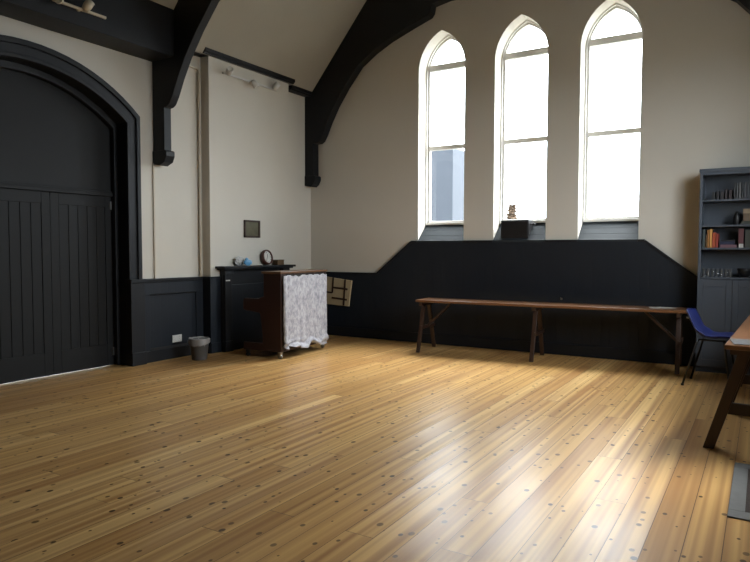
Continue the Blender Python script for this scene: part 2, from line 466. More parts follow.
YGL = 8.93
for n, (x0, x1) in enumerate(WINS):
    w = bpy.data.objects.new('window_%d' % (n+1), None); COL.objects.link(w); w['kind'] = 'structure'; w.location = ((x0+x1)/2, YGL, 1.79)
    bx, bz = (x0+x1)/2, 1.79
    def loc(pts): return [(x-bx, z-bz) for x, z in pts]
    zsp = 4.11
    o = loc([(x0, 1.787)] + lancet(x0, x1, ZSP, ZAP) + [(x1, 1.787)])
    i = loc([(x0+.05, 1.85)] + lancet(x0, x1, zsp, ZAP+.01, 12, .05) + [(x1-.05, 1.85)])
    bm = B()
    def ring(bm, o, i, ya, yb):
        vo = [[bm.verts.new((x, y, z)) for x, z in o] for y in (ya, yb)]
        vi = [[bm.verts.new((x, y, z)) for x, z in i] for y in (ya, yb)]
        n_ = len(o)
        for k in range(n_):
            k2 = (k+1) % n_
            bm.faces.new((vo[0][k], vo[0][k2], vi[0][k2], vi[0][k])); bm.faces.new((vo[1][k], vi[1][k], vi[1][k2], vo[1][k2]))
            bm.faces.new((vo[0][k], vo[1][k], vo[1][k2], vo[0][k2])); bm.faces.new((vi[0][k], vi[0][k2], vi[1][k2], vi[1][k]))
    ring(bm, o, i, -.035, .035)
    # outer stop bead
    i2 = loc([(x0+.022, 1.82)] + lancet(x0, x1, ZSP+.02, ZAP+.005, 12, .022) + [(x1-.022, 1.82)])
    ring(bm, o, i2, -.075, -.035)
    hw = (x1-x0)/2
    box(bm, -hw+.03, hw-.03, -.04, .035, 4.125-bz, 4.215-bz)
    box(bm, -hw+.04, hw-.04, -.032, .03, 2.93-bz, 2.993-bz)
    struct('window_frame', bm, M['frame'], w, bevel=.004)
    bm = B(); box(bm, -hw+.045, hw-.045, -.003, .003, 1.845-bz, 2.95-bz); struct('pane', bm, M['frosted'], w)
    bm = B(); box(bm, -hw+.045, hw-.045, -.003, .003, 2.975-bz, 4.14-bz); struct('pane', bm, M['glass'], w)
    bm = B(); prism(bm, loc([(x0+.055, 4.2)] + lancet(x0, x1, 4.21, ZAP+.0, 12, .055)[1:-1] + [(x1-.055, 4.2)]), 1, -.003, .003); struct('pane', bm, M['glass'], w)
    # sloping boarded sill with a nosing
    bm = B()
    ya, yb = YG-YGL-.035, -.03
    prism(bm, [(ya, ZSILL-bz-.03), (ya, ZSILL-bz), (ya+.03, ZSILL-bz+.004), (yb-.03, -.012), (yb-.03, -.003), (yb+.06, -.003), (yb+.06, ZSILL-bz-.03)], 0, -hw+.001, hw-.001)
    for q in (.33, .66):
        yy = ya+.03 + (yb-.06-ya)*q; zz = (ZSILL-bz+.004)*(1-q) + -.012*q
        tube(bm, [(-hw+.002, yy, zz-.0005), (hw-.002, yy, zz-.0005)], .002, 6)
    struct('window_sill', bm, M['sill'], w, bevel=.003)

# gable dado -----------------------------------------------------------------
bm = B()
YD = YG-.03
prism(bm, [(XW+.05, 0), (XW+.05, 1.03), (-5.21, 1.03), (-4.60, ZSILL-.03), (-1.29, ZSILL-.03), (-.70, 1.08), (XR, 1.08), (XR, 0)], 1, YD, YG-.001)
struct('trim_dado_gable', bm, M['dado'])
bm = B()
path = [(XW+.05, 1.03), (-5.21, 1.03), (-4.60, ZSILL-.02)]
for a, b_ in zip(path, path[1:]):
    bar(bm, (a[0], YG-.022, a[1]), (b_[0], YG-.022, b_[1]), .042, .03, (0, 0, 1))
path = [(-1.29, ZSILL-.02), (-.70, 1.08), (XR, 1.08)]
for a, b_ in zip(path, path[1:]):
    bar(bm, (a[0], YG-.022, a[1]), (b_[0], YG-.022, b_[1]), .042, .03, (0, 0, 1))
xs = [-4.60] + [v for w in WINS for v in w] + [-1.29]
for k in range(0, len(xs), 2):
    box(bm, xs[k], xs[k+1], YG-.042, YG-.001, ZSILL-.03, ZSILL)
struct('trim_dado_capping', bm, M['dark'], bevel=.004)
bm = B(); box(bm, XW+.05, XR, YG-.05, YD, 0, .15); struct('baseboard_gable', bm, M['dark'], bevel=.006)

# other walls, ceiling --------------------------------------------------------
W4 = (4.5, 6.9, 1.6, 3.6)      # window in the right wall
bm = B()
for a in ((YF, W4[0], -.05, 4.6), (W4[1], YG+.4, -.05, 4.6), (W4[0], W4[1], -.05, W4[2]), (W4[0], W4[1], W4[3], 4.6)):
    box(bm, XR, XR+.4, *a)
struct('wall_right', bm, M['wall_out'])
w = bpy.data.objects.new('window_4', None); COL.objects.link(w); w['kind'] = 'structure'; w.location = (XR+.25, (W4[0]+W4[1])/2, W4[2])
bm = B(); h = (W4[1]-W4[0])/2; H = W4[3]-W4[2]
for a in ((-h, -h+.06, 0, H), (h-.06, h, 0, H), (-.025, .025, 0, H), (-h, h, 0, .06), (-h, h, H-.06, H), (-h, h, H*.5-.02, H*.5+.02)): box(bm, -.03, .03, *a)
struct('window_frame', bm, M['frame'], w)
bm = B(); box(bm, -.003, .003, -h+.05, h-.05, .05, H-.05); struct('pane', bm, M['glass'], w)
bm = B(); box(bm, XW-.4, XR+.4, YF-.3, YF, -.05, 7.2); struct('wall_front', bm, M['wall_out'])
bm = B()
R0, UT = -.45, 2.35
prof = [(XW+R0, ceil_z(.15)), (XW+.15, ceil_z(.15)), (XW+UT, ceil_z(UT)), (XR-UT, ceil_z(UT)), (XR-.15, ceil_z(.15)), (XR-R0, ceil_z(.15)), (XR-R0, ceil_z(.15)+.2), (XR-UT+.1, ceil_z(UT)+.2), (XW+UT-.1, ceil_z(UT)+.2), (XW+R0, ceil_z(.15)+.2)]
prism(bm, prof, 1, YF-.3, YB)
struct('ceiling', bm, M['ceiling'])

# roof trusses ----------------------------------------------------------------
def truss(name, y0, y1, pw):
    inn = [(0, 2.50), (.13, 2.47), (pw, 2.50), (pw, 3.14), (.25, 3.145), (.30, 3.175), (.36, 3.27), (.45, 3.46), (.58, 3.69),
           (.79, 3.98), (1.04, 4.27), (1.30, 4.44), (1.58, 4.575), (1.95, 4.71), (2.25, 4.81), (2.29, 4.86), (2.31, 4.96), (2.55, 5.0)]
    out = [(0, ceil_z(.15)+.02), (.15, ceil_z(.15)+.02), (2.33, ceil_z(2.33)+.02)]
    Lp = [(XW+u, z) for u, z in inn] + [(XR-u, z) for u, z in inn[::-1]]
    top = [(XR-u, z) for u, z in out] + [(XW+u, z) for u, z in out[::-1]]
    bm = B(); prism(bm, Lp + top, 1, y0, y1)
    # moulded corbel blocks under the posts
    for xw, s in ((XW, 1), (XR, -1)):
        prism(bm, [(xw, 2.46), (xw+s*.12, 2.44), (xw+s*(pw+.01), 2.48), (xw+s*(pw+.045), 2.55), (xw+s*(pw+.045), 2.605), (xw+s*(pw+.025), 2.62), (xw, 2.62)], 1, y0-.012, y1+.012)
    struct(name, bm, M['dark'], bevel=.006)
truss('trim_truss_1', 5.394, 5.505, .205)
truss('trim_truss_2', 8.46, YG-.001, .165)
# deep boxed beam over the door bay, cornices
bm = B(); prism(bm, [(XW, 3.714), (XW+.40, 3.714), (XW+.40, ceil_z(.40)+.01), (XW+.15, ceil_z(.15)+.01), (XW, ceil_z(.15)+.01)], 1, YF, 5.394)
struct('trim_beam', bm, M['dark'], bevel=.006)
bm = B()
for ya, yb, u, z0 in ((5.505, 6.08, .155, 3.965), (6.08, 7.94, .215, 3.98), (7.94, 8.46, .155, 3.905)):
    zt = ceil_z(u)
    prism(bm, [(XW, z0), (XW+u-.025, z0), (XW+u-.025, z0+.012), (XW+u, z0+.025), (XW+u, zt), (XW+.15, ceil_z(.15)), (XW, ceil_z(.15))], 1, ya, yb)
struct('trim_cornice', bm, M['dark'], bevel=.004)
bm = B(); box(bm, XW, XW+.022, 5.375, 5.395, 1.012, 2.47); struct('trim_batten', bm, M['cream_trim'])

# ------------------------------------------------------------------ fixed things on the left wall
bm = B()
px_, py_ = XW+.035, 6.125
pp = [(px_, py_, 1.04), (px_, py_, 3.72)]
for k in range(7):
    a = PI/2*k/6; pp.append((px_, py_ - .06 + .06*math.cos(a), 3.74 + .06*math.sin(a)))
pp.append((px_, 5.52, 3.80))
tube(bm, pp, .015, 10)
for z in (1.6, 2.6, 3.4): tube(bm, [(px_, py_, z-.012), (px_, py_, z+.012)], .02, 10); box(bm, XW+.001, px_, py_-.006, py_+.006, z-.008, z+.008)
tag(obj('water_pipe', bm, M['cream_trim'], smooth=False), 'cream painted pipe rising in the corner beside the chimney breast', 'pipe')

t = thing('wall_socket', 'white double electric socket low on the black dado', 'socket', (XW+.012, 5.715, .25))
bm = B(); box(bm, 0, .014, -.075, .075, -.046, .046); obj('face_plate', bm, M['white_plastic'], t, .003)
for s in (-1, 1):
    bm = B(); box(bm, .014, .019, s*.045-.011, s*.045+.011, .016, .034); obj('switch', bm, M['white_plastic'], t)
    for dy, dz, a, c in ((0, -.004, .004, .008), (-.014, -.03, .007, .004), (.014, -.03, .007, .004)):
        bm = B(); box(bm, .0141, .0146, s*.038+dy-a/2, s*.038+dy+a/2, dz-c/2, dz+c/2)
        obj('pin_hole', bm, M['black'], t)

t = thing('waste_bin', 'grey plastic waste bin with a liner folded over its rim', 'bin', (-6.14, 5.76, 0)); t.scale = (.74, .74, .88)
bm = B(); lathe(bm, [(.125, 0), (.13, .01), (.163, .29), (.17, .30), (.168, .305), (.158, .295), (.124, .02)], 28); obj('bin_body', bm, M['grey_plastic'], t, smooth=True)
bm = B(); seg = 36; prof = [(.150, .20), (.160, .30), (.172, .318), (.182, .30), (.186, .25)]
rings = []
for k, (r, z) in enumerate(prof):
    rg = []
    for i in range(seg):
        a = 2*PI*i/seg; wob = .010*noise.noise(Vector((math.cos(a)*3, math.sin(a)*3, k*.7)))
        zz = z + (wob*3.2 if k == 4 else wob)
        if k == 4: zz += .035*math.cos(a-2.2)
        rg.append(bm.verts.new(((r+wob)*math.cos(a), (r+wob)*math.sin(a), zz)))
    rings.append(rg)
for a, b_ in zip(rings, rings[1:]):
    for i in range(seg): bm.faces.new((a[i], a[(i+1) % seg], b_[(i+1) % seg], b_[i]))
l = obj('bin_liner', bm, M['liner'], t, smooth=True); l['label'] = 'translucent grey liner'

t = thing('wall_plaque', 'small dark framed bronze plaque on the chimney breast', 'plaque', (XB, 7.0, 1.705))
bm = B()
for a in ((-.165, -.135, -.125, .125), (.135, .165, -.125, .125), (-.165, .165, .098, .125), (-.165, .165, -.125, -.098)): box(bm, .001, .025, *a)
obj('frame', bm, M['strap'], t, .003)
bm = B(); box(bm, .001, .014, -.137, .137, -.10, .10); obj('plate', bm, M['plaque'], t)

def spot_head(parent, pos, d, mat, L=.12, r=.045):
    d = Vector(d).normalized(); bm = B()
    rot = Vector((0, 0, 1)).rotation_difference(d).to_matrix()
    lathe(bm, [(.012, 0), (r*.75, .012), (r, L*.45), (r, L), (r*.88, L), (r*.8, L-.012)], 18, pos, rot)
    h = obj('lamp_head', bm, mat, parent, smooth=True)
    return h
def spotlight_bar(label, x, y0, y1, z, heads, mat):
    t = thing('spotlight_bar', label, 'spotlight', (x, (y0+y1)/2, z)); hl = (y1-y0)/2
    bm = B(); box(bm, .02, .045, -hl, hl, -.014, .014); obj('track', bm, mat, t, .004)
    bm = B(); tube(bm, [(0, 0, 0), (.022, 0, 0)], .022, 18); obj('ceiling_rose', bm, mat, t)
    for y, d in heads:
        bm = B(); tube(bm, [(.04, y, 0), (.075, y, .0)], .009, 8); obj('swivel', bm, mat, t)
        spot_head(t, (.075 - d[0]*.02, y - d[1]*.02, -d[2]*.02), d, mat)
    return t
spotlight_bar('cream two-lamp spotlight bar on the black beam above the door arch', XW+.40, 3.84, 4.44, 3.875,
              [(-.255, (.75, -.62, -.2)), (.03, (.25, .45, .85))], M['cream_metal'])
spotlight_bar('white three-lamp spotlight bar under the cornice of the chimney breast', XB, 6.42, 7.56, 3.80,
              [(-.50, (.6, -.4, .3)), (-.02, (.45, .3, -.8)), (.44, (.55, .3, .7))], M['white_plastic'])

# ------------------------------------------------------------------ on the mantel shelf
ZM = 1.1781
def blob(bm, c, r, seed, amp=.3, sub=3):
    vs = bmesh.ops.create_icosphere(bm, subdivisions=sub, radius=1)['verts']
    for v in vs:
        f = 1 + amp*noise.noise(v.co*2.3 + Vector((seed, 0, 0))) + amp*.5*noise.noise(v.co*5 + Vector((0, seed, 0)))
        z = v.co.z*f
        v.co = Vector((c[0] + v.co.x*r[0]*f, c[1] + v.co.y*r[1]*f, c[2] + max(-1, z)*r[2]))
bm = B(); blob(bm, (0, 0, .065), (.035, .095, .065), 3, .35)
tag(obj('plastic_bag', bm, M['bag'], loc=(XB+.052, 6.69, ZM), smooth=False), 'crumpled whitish bag at the left end of the mantel shelf', 'bag')
bm = B(); blob(bm, (0, 0, .045), (.033, .08, .045), 9, .12)
blob(bm, (-.0, -.02, .09), (.016, .03, .02), 5, .4)
tag(obj('tissue_packet', bm, M['packet'], loc=(XB+.137, 6.77, ZM), smooth=True), 'light blue packet lying beside the crumpled bag on the mantel', 'packet')
# clock, leaning back on the wall
tilt = .20; R_ = .112
t = thing('wall_clock', 'round clock with a reddish rim and white face leaning on the mantel', 'clock', (XB+.035, 7.27, ZM))
Mx = Matrix.Translation((0, 0, 0)) @ Matrix.Rotation(-tilt, 4, 'Y') @ Matrix.Translation((0, 0, R_)) @ Matrix.Rotation(PI/2, 4, 'Y')
off = Vector((.028, 0, .004))
def clk(bm):
    for v in bm.verts: v.co = (Mx @ v.co) + off
bm = B(); lathe(bm, [(R_-.02, -.012), (R_, -.008), (R_, .03), (R_-.008, .042), (R_-.022, .042), (R_-.024, .02), (.005, .018)], 40); clk(bm); obj('rim', bm, M['clock_rim'], t)
bm = B(); lathe(bm, [(R_-.023, .0185), (R_-.023, .022), (.002, .022)], 36); clk(bm); obj('face', bm, M['clock_face'], t)
for k in range(12):
    a = 2*PI*k/12; c, s = math.cos(a), math.sin(a); r0 = .066 if k % 3 else .058
    bm = B(); bar(bm, (c*r0, s*r0, .023), (c*.080, s*.080, .023), .004 if k % 3 else .007, .002)
    clk(bm); obj('hour_mark', bm, M['black'], t)
for a, L_, w_ in ((2.9, .045, .008), (-.55, .070, .006)):
    bm = B(); bar(bm, (0, 0, .025), (math.cos(a)*L_, math.sin(a)*L_, .025), w_, .002); clk(bm); obj('hand', bm, M['black'], t)
t = thing('wooden_box', 'small brown wooden box to the right of the clock on the mantel', 'box', (XB+.085, 7.50, ZM))
bm = B(); box(bm, -.045, .045, -.075, .075, 0, .062); obj('box_body', bm, M['box'], t, .003)
bm = B(); box(bm, -.048, .048, -.078, .078, .062, .078); obj('lid', bm, M['box'], t, .003)

# ------------------------------------------------------------------ piano and cloth
PA = math.atan2(.08, .997)
t = thing('upright_piano', 'dark mahogany upright piano with its back to the room', 'piano', (-5.255, 6.31, 0), PA)
PL, PH = 1.12, 1.125
# local: x = -depth (front at -x), y = length
for y0, y1 in ((0, .035), (PL-.035, PL)):
    bm = B()
    prism(bm, [(-.0, .09), (-.0, PH-.03), (-.27, PH-.03), (-.27, .80), (-.36, .77), (-.58, .77), (-.60, .74), (-.60, .62), (-.33, .58), (-.29, .30), (-.29, .19), (-.60, .19), (-.60, .09)], 1, y0, y1)
    obj('end_panel', bm, M['piano'], t, .005)
bm = B(); box(bm, -.29, .012, -.02, PL+.02, PH-.03, PH); obj('lid', bm, M['piano_top'], t, .006)
bm = B(); box(bm, -.02, -.002, .035, PL-.035, .10, PH-.03)
obj('soundboard', bm, M['piano_back'], t)
for k in range(5):
    y = .08 + (PL-.16)*k/4
    bm = B(); box(bm, -.06, -.0, y-.03, y+.03, .09, PH-.03); obj('back_post', bm, M['piano'], t, .004)
bm = B(); box(bm, -.58, -.04, .035, PL-.035, .60, .665); obj('keybed', bm, M['piano'], t, .004)
bm = B(); box(bm, -.27, -.245, .035, PL-.035, .665, PH-.03); obj('front_panel', bm, M['piano'], t, .004)
bm = B(); box(bm, -.29, -.27, .035, PL-.035, .19, .60); obj('knee_panel', bm, M['piano'], t, .004)
bm = B(); box(bm, -.56, -.0, .035, PL-.035, .09, .12); obj('bottom_board', bm, M['piano'], t)
bm = B(); n = 40; w_ = (PL-.12)/n
for k in range(n): box(bm, -.56, -.41, .06+k*w_+.0008, .06+(k+1)*w_-.0008, .665, .688)
o = obj('white_keys', bm, M['ivory'], t); o['label'] = 'ivory keys'
bm = B()
for k in range(n-1):
    if k % 7 in (0, 1, 3, 4, 5): box(bm, -.51, -.41, .06+(k+1)*w_-.006, .06+(k+1)*w_+.006, .688, .70)
obj('black_keys', bm, M['black'], t)
bm = B(); box(bm, -.41, -.27, .035, PL-.035, .668, .77); obj('key_fall', bm, M['piano'], t, .004)
for x in (-.035, -.55):
    for y in (.035, PL-.05):
        bm = B(); box(bm, x-.02, x+.02, y-.02, y+.02, .055, .09)
        tube(bm, [(x, y-.012, .028), (x, y+.012, .028)], .028, 16); box(bm, x-.006, x+.006, y-.018, y+.018, .026, .06)
        obj('caster', bm, M['steel'] if x > -.1 else M['black'], t)

bm = B(); nu, nv = 70, 80
grid = []
y0, y1 = .028, PL-.03
for j in range(nv+1):
    row = []; v = j/nv
    for i in range(nu+1):
        u = i/nu
        y = y0 + (y1-y0)*u
        z = 1.065 - v*.965
        edge = .012*noise.noise(Vector((u*14, 0, 3))) + .018*noise.noise(Vector((u*5, 2, 3)))
        if v < .05: z += (edge - .006*math.sin(u*40))*(1-v/.05)
        x = .022 + .007*noise.noise(Vector((u*9, v*1.2, 0)))*min(1, v*2+.2) + .003*math.sin(u*34 + 3*noise.noise(Vector((u*3, v*2, 5))))*v
        x += .005*noise.noise(Vector((u*18, v*18, 7)))
        # left edge folded into hanging pleats
        if u < .12: x += .022*math.sin(u/.12*PI*2.0)*(.3+v)
        y += .008*noise.noise(Vector((v*7, u*2, 11))) * (1 if u > .9 or u < .1 else 0)
        # gathered, swagged hem
        if v > .86:
            q = (v-.86)/.14
            x += .055*math.sin(q*PI*2.2 + u*5 + 2*noise.noise(Vector((u*6, 1, 9))))*q*.7 + .03*q
            hem = .05*noise.noise(Vector((u*4.5, 8, 2))) + .03*math.sin(u*11+1)
            z += q*hem + (q*.04 if .05 < u < .3 else 0)
        x = max(x, .014)
        row.append(bm.verts.new((x, y, z)))
    grid.append(row)
for j in range(nv):
    for i in range(nu): bm.faces.new((grid[j][i], grid[j][i+1], grid[j+1][i+1], grid[j+1][i]))
c = obj('brocade_cloth', bm, M['lace'], smooth=True, loc=(-5.255, 6.31, 0), rotz=PA)
sm = c.modifiers.new('thick', 'SOLIDIFY'); sm.thickness = .004; sm.offset = 1
tag(c, 'white and grey patterned cloth hung over the back of the piano', 'cloth')

# cream board with dark straps on the gable wall beside the piano
t = thing('strapped_board', 'cream board with dark brown straps against the black dado behind the piano', 'board', (-5.94, YD+.003, .715), 0)
tl = Matrix.Rotation(.075, 4, 'Y')
def tlt(bm):
    for v in bm.verts: v.co = tl @ v.co
bm = B(); prism(bm, [(-.33, -.22), (.235, -.205), (.262, .215), (-.33, .235)], 1, -.035, 0); tlt(bm); obj('panel', bm, M['cream_board'], t, .003)
for k in range(6):
    bm = B()
    if k == 0: box(bm, .125, .155, -.042, -.034, -.20, .22)
    elif k == 1: box(bm, -.11, -.08, -.042, -.034, -.02, .23)
    elif k == 2: box(bm, -.08, .20, -.045, -.034, .055, .085)
    elif k == 3: box(bm, -.10, .20, -.045, -.034, -.115, -.085)
    elif k == 4: box(bm, -.32, -.10, -.045, -.034, -.03, -.005)
    else: box(bm, -.30, -.27, -.042, -.034, -.20, .22)
    tlt(bm); obj('strap', bm, M['strap'], t)

# ------------------------------------------------------------------ speaker on the middle sill
t = thing('wedge_speaker', 'black wedge-shaped speaker on the sill of the middle window', 'speaker', (-2.99, 8.60, 0))
SL = (1.787-12e-3+.0 - 1.549)/(.27)
def sillz(y): return 1.552 + max(0, (y-.015))*.86
bm = B(); prism(bm, [(.03, sillz(.03)+.004), (.03, 1.825), (.215, 1.825), (.245, 1.79), (.245, sillz(.245)+.004)], 0, -.20, .20); obj('cabinet', bm, M['speaker_paint'], t, .008)
bm = B(); box(bm, -.185, .185, .022, .031, 1.60, 1.81); obj('grille', bm, M['black'], t, .003)
bm = B(); tube(bm, [(.20, .10, 1.76), (.245, .11, 1.77), (.245, .19, 1.77), (.20, .20, 1.76)], .009, 8); obj('bracket', bm, M['black'], t)

# small hook
bm = B(); tube(bm, [(0, 0, 0), (0, -.02, 0)], .014, 12); tube(bm, [(0, -.02, 0), (0, -.045, .004), (0, -.05, .02)], .006, 8)
tag(obj('wall_hook', bm, M['steel'], loc=(-2.31, YD-.001, .755)), 'tiny metal hook on the black dado above the long table', 'hook')

# ------------------------------------------------------------------ trestle tables
def trestle_table(label, loc, rotz, L, D, Hh, topm, axis, trestles, foot, head, barz, leg_w, braces, over=.05):
    t = thing('trestle_table', label, 'table', loc, rotz)
    def tr(p): return p if axis == 0 else (-p[1], p[0], p[2])
    def rot(bm):
        if axis == 1:
            for v in bm.verts: v.co = Vector((-v.co.y, v.co.x, v.co.z))
    bm = B(); th = .032
    box(bm, -L/2, L/2, -D/2, -.002, Hh-th, Hh); box(bm, -L/2, L/2, .002, D/2, Hh-th, Hh)
    rot(bm); obj('tabletop', bm, topm, t, .006)
    for x in trestles:
        for s in (-1, 1):
            bm = B(); bar(bm, (x, s*foot, .0), (x, s*head, Hh-th-.04), leg_w*.75, leg_w, (1, 0, 0))
            for v in bm.verts:
                if v.co.z < .02: v.co.z = max(0.0, v.co.z*0)
            rot(bm); obj('leg', bm, M['leg'], t, .004)
        bm = B(); bar(bm, (x, -D/2*.92, Hh-th-.026), (x, D/2*.92, Hh-th-.026), leg_w, .05); rot(bm); obj('cleat', bm, M['leg'], t, .003)
        f = (barz/(Hh-.07)); hw = foot + (head-foot)*f
        bm = B(); bar(bm, (x+leg_w*.5, -hw-over, barz), (x+leg_w*.5, hw+over, barz), .028, leg_w*.85); rot(bm); obj('crossbar', bm, M['leg'], t, .003)
    for xa, xb in braces:
        bm = B(); bar(bm, (xa, 0, barz), (xb, 0, Hh-th-.005), .03, .06, (0, 1, 0)); rot(bm); obj('brace', bm, M['leg'], t, .003)
    return t
ang = math.atan2(.20, 3.2)
trestle_table('long narrow trestle table along the black dado under the windows', (-2.405, 8.14, 0), ang, 3.44, .46, .718, M['table'], 0,
              (-1.65, -.09, 1.57), .29, .09, .34, .05, ((-1.63, -1.27), (1.55, 1.19)))
# papers on it
bm = B()
for k, (x, y, a) in enumerate(((0, 0, .2), (.07, .02, -.3))):
    vs = box(bm, -.10, .10, -.07, .07, .0005+k*.003, .003+k*.003)
    for v in vs: v.co = Matrix.Rotation(a, 3, 'Z') @ v.co + Vector((x, y, 0))
tag(obj('loose_papers', bm, M['paper'], loc=(-1.07, 8.26, .718)), 'white papers lying at the right end of the long table', 'papers')

RT = -.042
trestle_table('wooden trestle table at the right edge with splayed dark legs', (.13, 6.32, 0), RT, 2.85, .58, .765, M['table_y'], 1,
              (-1.24, 0.0, 1.24), .385, .18, .285, .098, (), over=.0)
t = thing('magazine', 'grey magazine on the near end of the right trestle table', 'magazine', (-.075, 5.09, .7655), .12)
bm = B(); box(bm, -.105, .105, -.15, .15, 0, .005); obj('pages', bm, M['paper'], t)
bm = B(); box(bm, -.107, .107, -.152, .152, .005, .0065); obj('front_cover', bm, M['mag'], t)

# ------------------------------------------------------------------ blue chair
t = thing('plastic_chair', 'navy blue moulded plastic chair between the tables by the bookcase', 'chair', (-.44, 7.50, 0), -.10); t.scale = (1, 1, .985)
# local: faces +x ; shell
bm = B(); nu, nv = 18, 26
prof = [(-.255, .795), (-.250, .775), (-.222, .71), (-.190, .64), (-.150, .57), (-.10, .523), (-.04, .505), (.04, .503), (.12, .51), (.19, .506), (.235, .482)]
def spl(s):
    k = s*(len(prof)-1); i = min(int(k), len(prof)-2); f = k-i
    p0, p1, p2, p3 = prof[max(i-1, 0)], prof[i], prof[i+1], prof[min(i+2, len(prof)-1)]
    return [.5*((2*b) + (-a+c)*f + (2*a-5*b+4*c-d)*f*f + (-a+3*b-3*c+d)*f**3) for a, b, c, d in zip(p0, p1, p2, p3)]
g = []
for j in range(nv+1):
    s = j/nv; x, z = spl(s); row = []
    hw = .205 + .02*math.sin(s*PI) - (.05*(1-s/.12)**2 if s < .12 else 0)
    for i in range(nu+1):
        q = -1 + 2*i/nu
        lift = .035*abs(q)**3 if s > .35 else .0
        fw = .045*abs(q)**2.5 if s <= .5 else .045*abs(q)**2.5*max(0, 1-(s-.5)*4)
        row.append(bm.verts.new((x+fw, q*hw, z+lift*(1 if s > .45 else (s-.35)*10))))
    g.append(row)
for j in range(nv):
    for i in range(nu): bm.faces.new((g[j][i], g[j][i+1], g[j+1][i+1], g[j+1][i]))
o = obj('seat_shell', bm, M['blue'], t, smooth=True)
md = o.modifiers.new('thick', 'SOLIDIFY'); md.thickness = .006
for s in (-1, 1):
    for x0, x1 in ((-.10, -.24), (.12, .20)):
        bm = B(); tube(bm, [(x0, s*.15, .492), (x0+(x1-x0)*.15, s*.17, .46), (x1, s*.215, .008)], .011, 10); tube(bm, [(x1, s*.215, 0), (x1, s*.215, .02)], .015, 10)
        obj('leg', bm, M['black'], t, smooth=True)
    bm = B(); tube(bm, [(-.10, s*.15, .490), (.14, s*.15, .490)], .010, 8); obj('seat_rail', bm, M['black'], t)
for s in (-1, 1):
    bm = B(); tube(bm, [(-.238, s*.10, .71), (-.214, s*.10, .71)], .009, 10); o = obj('rivet', bm, M['steel'], t)

# ------------------------------------------------------------------ bookcase
BX0, BX1, BY0, BY1 = -.66, .05, 8.25, YD-.003
t = thing('bookcase', 'slate grey painted bookcase with cupboard doors below, against the gable wall', 'bookcase', (BX0, BY0, 0))
W_, D_ = BX1-BX0, BY1-BY0
for a in (0, W_-.028):
    bm = B(); box(bm, a, a+.028, .0, D_, 0, 2.30); obj('side_panel', bm, M['bookcase'], t, .003)
bm = B(); box(bm, -.008, W_+.008, -.012, D_, 2.30, 2.335); obj('top', bm, M['bookcase'], t, .004)
bm = B(); box(bm, .028, W_-.028, .0, .02, 2.265, 2.30); obj('top_rail', bm, M['bookcase'], t)
bm = B(); box(bm, .028, W_-.028, D_-.012, D_-.002, .06, 2.30); obj('back_panel', bm, M['bookcase'], t)
SHELF = (1.985, 1.695, 1.437, 1.10)
for z in SHELF:
    bm = B(); box(bm, .028, W_-.028, .004, D_-.012, z-.02, z); obj('shelf', bm, M['bookcase'], t, .002)
bm = B(); box(bm, .028, W_-.028, .01, .03, 0, .07); obj('plinth', bm, M['bookcase'], t)
for k in range(2):
    a = .002 + k*(W_/2); b_ = a + W_/2 - .004
    bm = B(); z0, z1 = .07, 1.073
    for q in ((a, a+.06, z0, z1), (b_-.06, b_, z0, z1), (a+.06, b_-.06, z0, z0+.08), (a+.06, b_-.06, z1-.08, z1)): box(bm, q[0], q[1], -.02, -.001, q[2], q[3])
    box(bm, a+.06, b_-.06, -.012, -.001, z0+.08, z1-.08)
    d = obj('cupboard_door', bm, M['bookcase'], t, .002)
    kx = b_-.03 if k == 0 else a+.03
    bm = B(); tube(bm, [(kx, -.02, .72), (kx, -.035, .72)], [.008, .013], 12); obj('knob', bm, M['bookcase'], d)

def book(label, x, w, h, d, z, mat, tilt=0, y=8.285, group=None):
    t = thing('book', label, 'book', (x, y, z+.0005), 0, group)
    Rm = Matrix.Rotation(tilt, 4, 'Y')
    def fin(bm):
        for v in bm.verts: v.co = Rm @ v.co
    bm = B(); box(bm, 0, .003, 0, d, 0, h); box(bm, w-.003, w, 0, d, 0, h); box(bm, 0, w, 0, .003, 0, h); fin(bm); obj('cover', bm, mat, t)
    bm = B(); box(bm, .003, w-.003, .004, d-.006, .003, h-.004); fin(bm); obj('pages', bm, M['paper'], t)
    return t
G3 = 'books standing on the shelf with the orange spines'
z3 = SHELF[2]
book('tall dark green-grey book at the left end of the coloured row', -.623, .032, .205, .16, z3, cover('cover_greygreen', (.045, .058, .055)), group=G3)
book('thin tan paperback between green-grey and orange books', -.588, .012, .15, .13, z3, cover('cover_tan', (.22, .13, .06)), group=G3)
book('brown-orange book left of the yellow spine', -.573, .026, .205, .15, z3, cover('cover_rust', (.30, .13, .03)), group=G3)
book('tallest bright yellow-orange book in the coloured row', -.546, .022, .215, .15, z3, cover('cover_yellow', (.65, .34, .09)), group=G3)
book('orange-red book right of the yellow spine', -.522, .036, .172, .15, z3, cover('cover_orange', (.34, .06, .02)), group=G3)
book('narrow red book at the right end of the orange spines', -.484, .026, .160, .15, z3, cover('cover_red', (.27, .035, .022)), group=G3)
def flat_book(label, x, w, z, th, mat, d=.14):
    t = thing('book', label, 'book', (x, 8.285, z+.0005), 0, 'books lying flat beside the orange spines')
    bm = B(); box(bm, 0, w, 0, d, 0, .003); box(bm, 0, w, 0, d, th-.003, th); box(bm, 0, w, 0, .003, 0, th); obj('cover', bm, mat, t)
    bm = B(); box(bm, .004, w-.004, .004, d-.004, .003, th-.003); obj('pages', bm, M['paper'], t)
flat_book('mauve book at the bottom of the flat pile', -.440, .165, z3, .034, cover('cover_mauve', (.17, .08, .095)))
flat_book('dark blue book in the middle of the flat pile', -.444, .150, z3+.0345, .036, cover('cover_navy', (.012, .016, .05)))
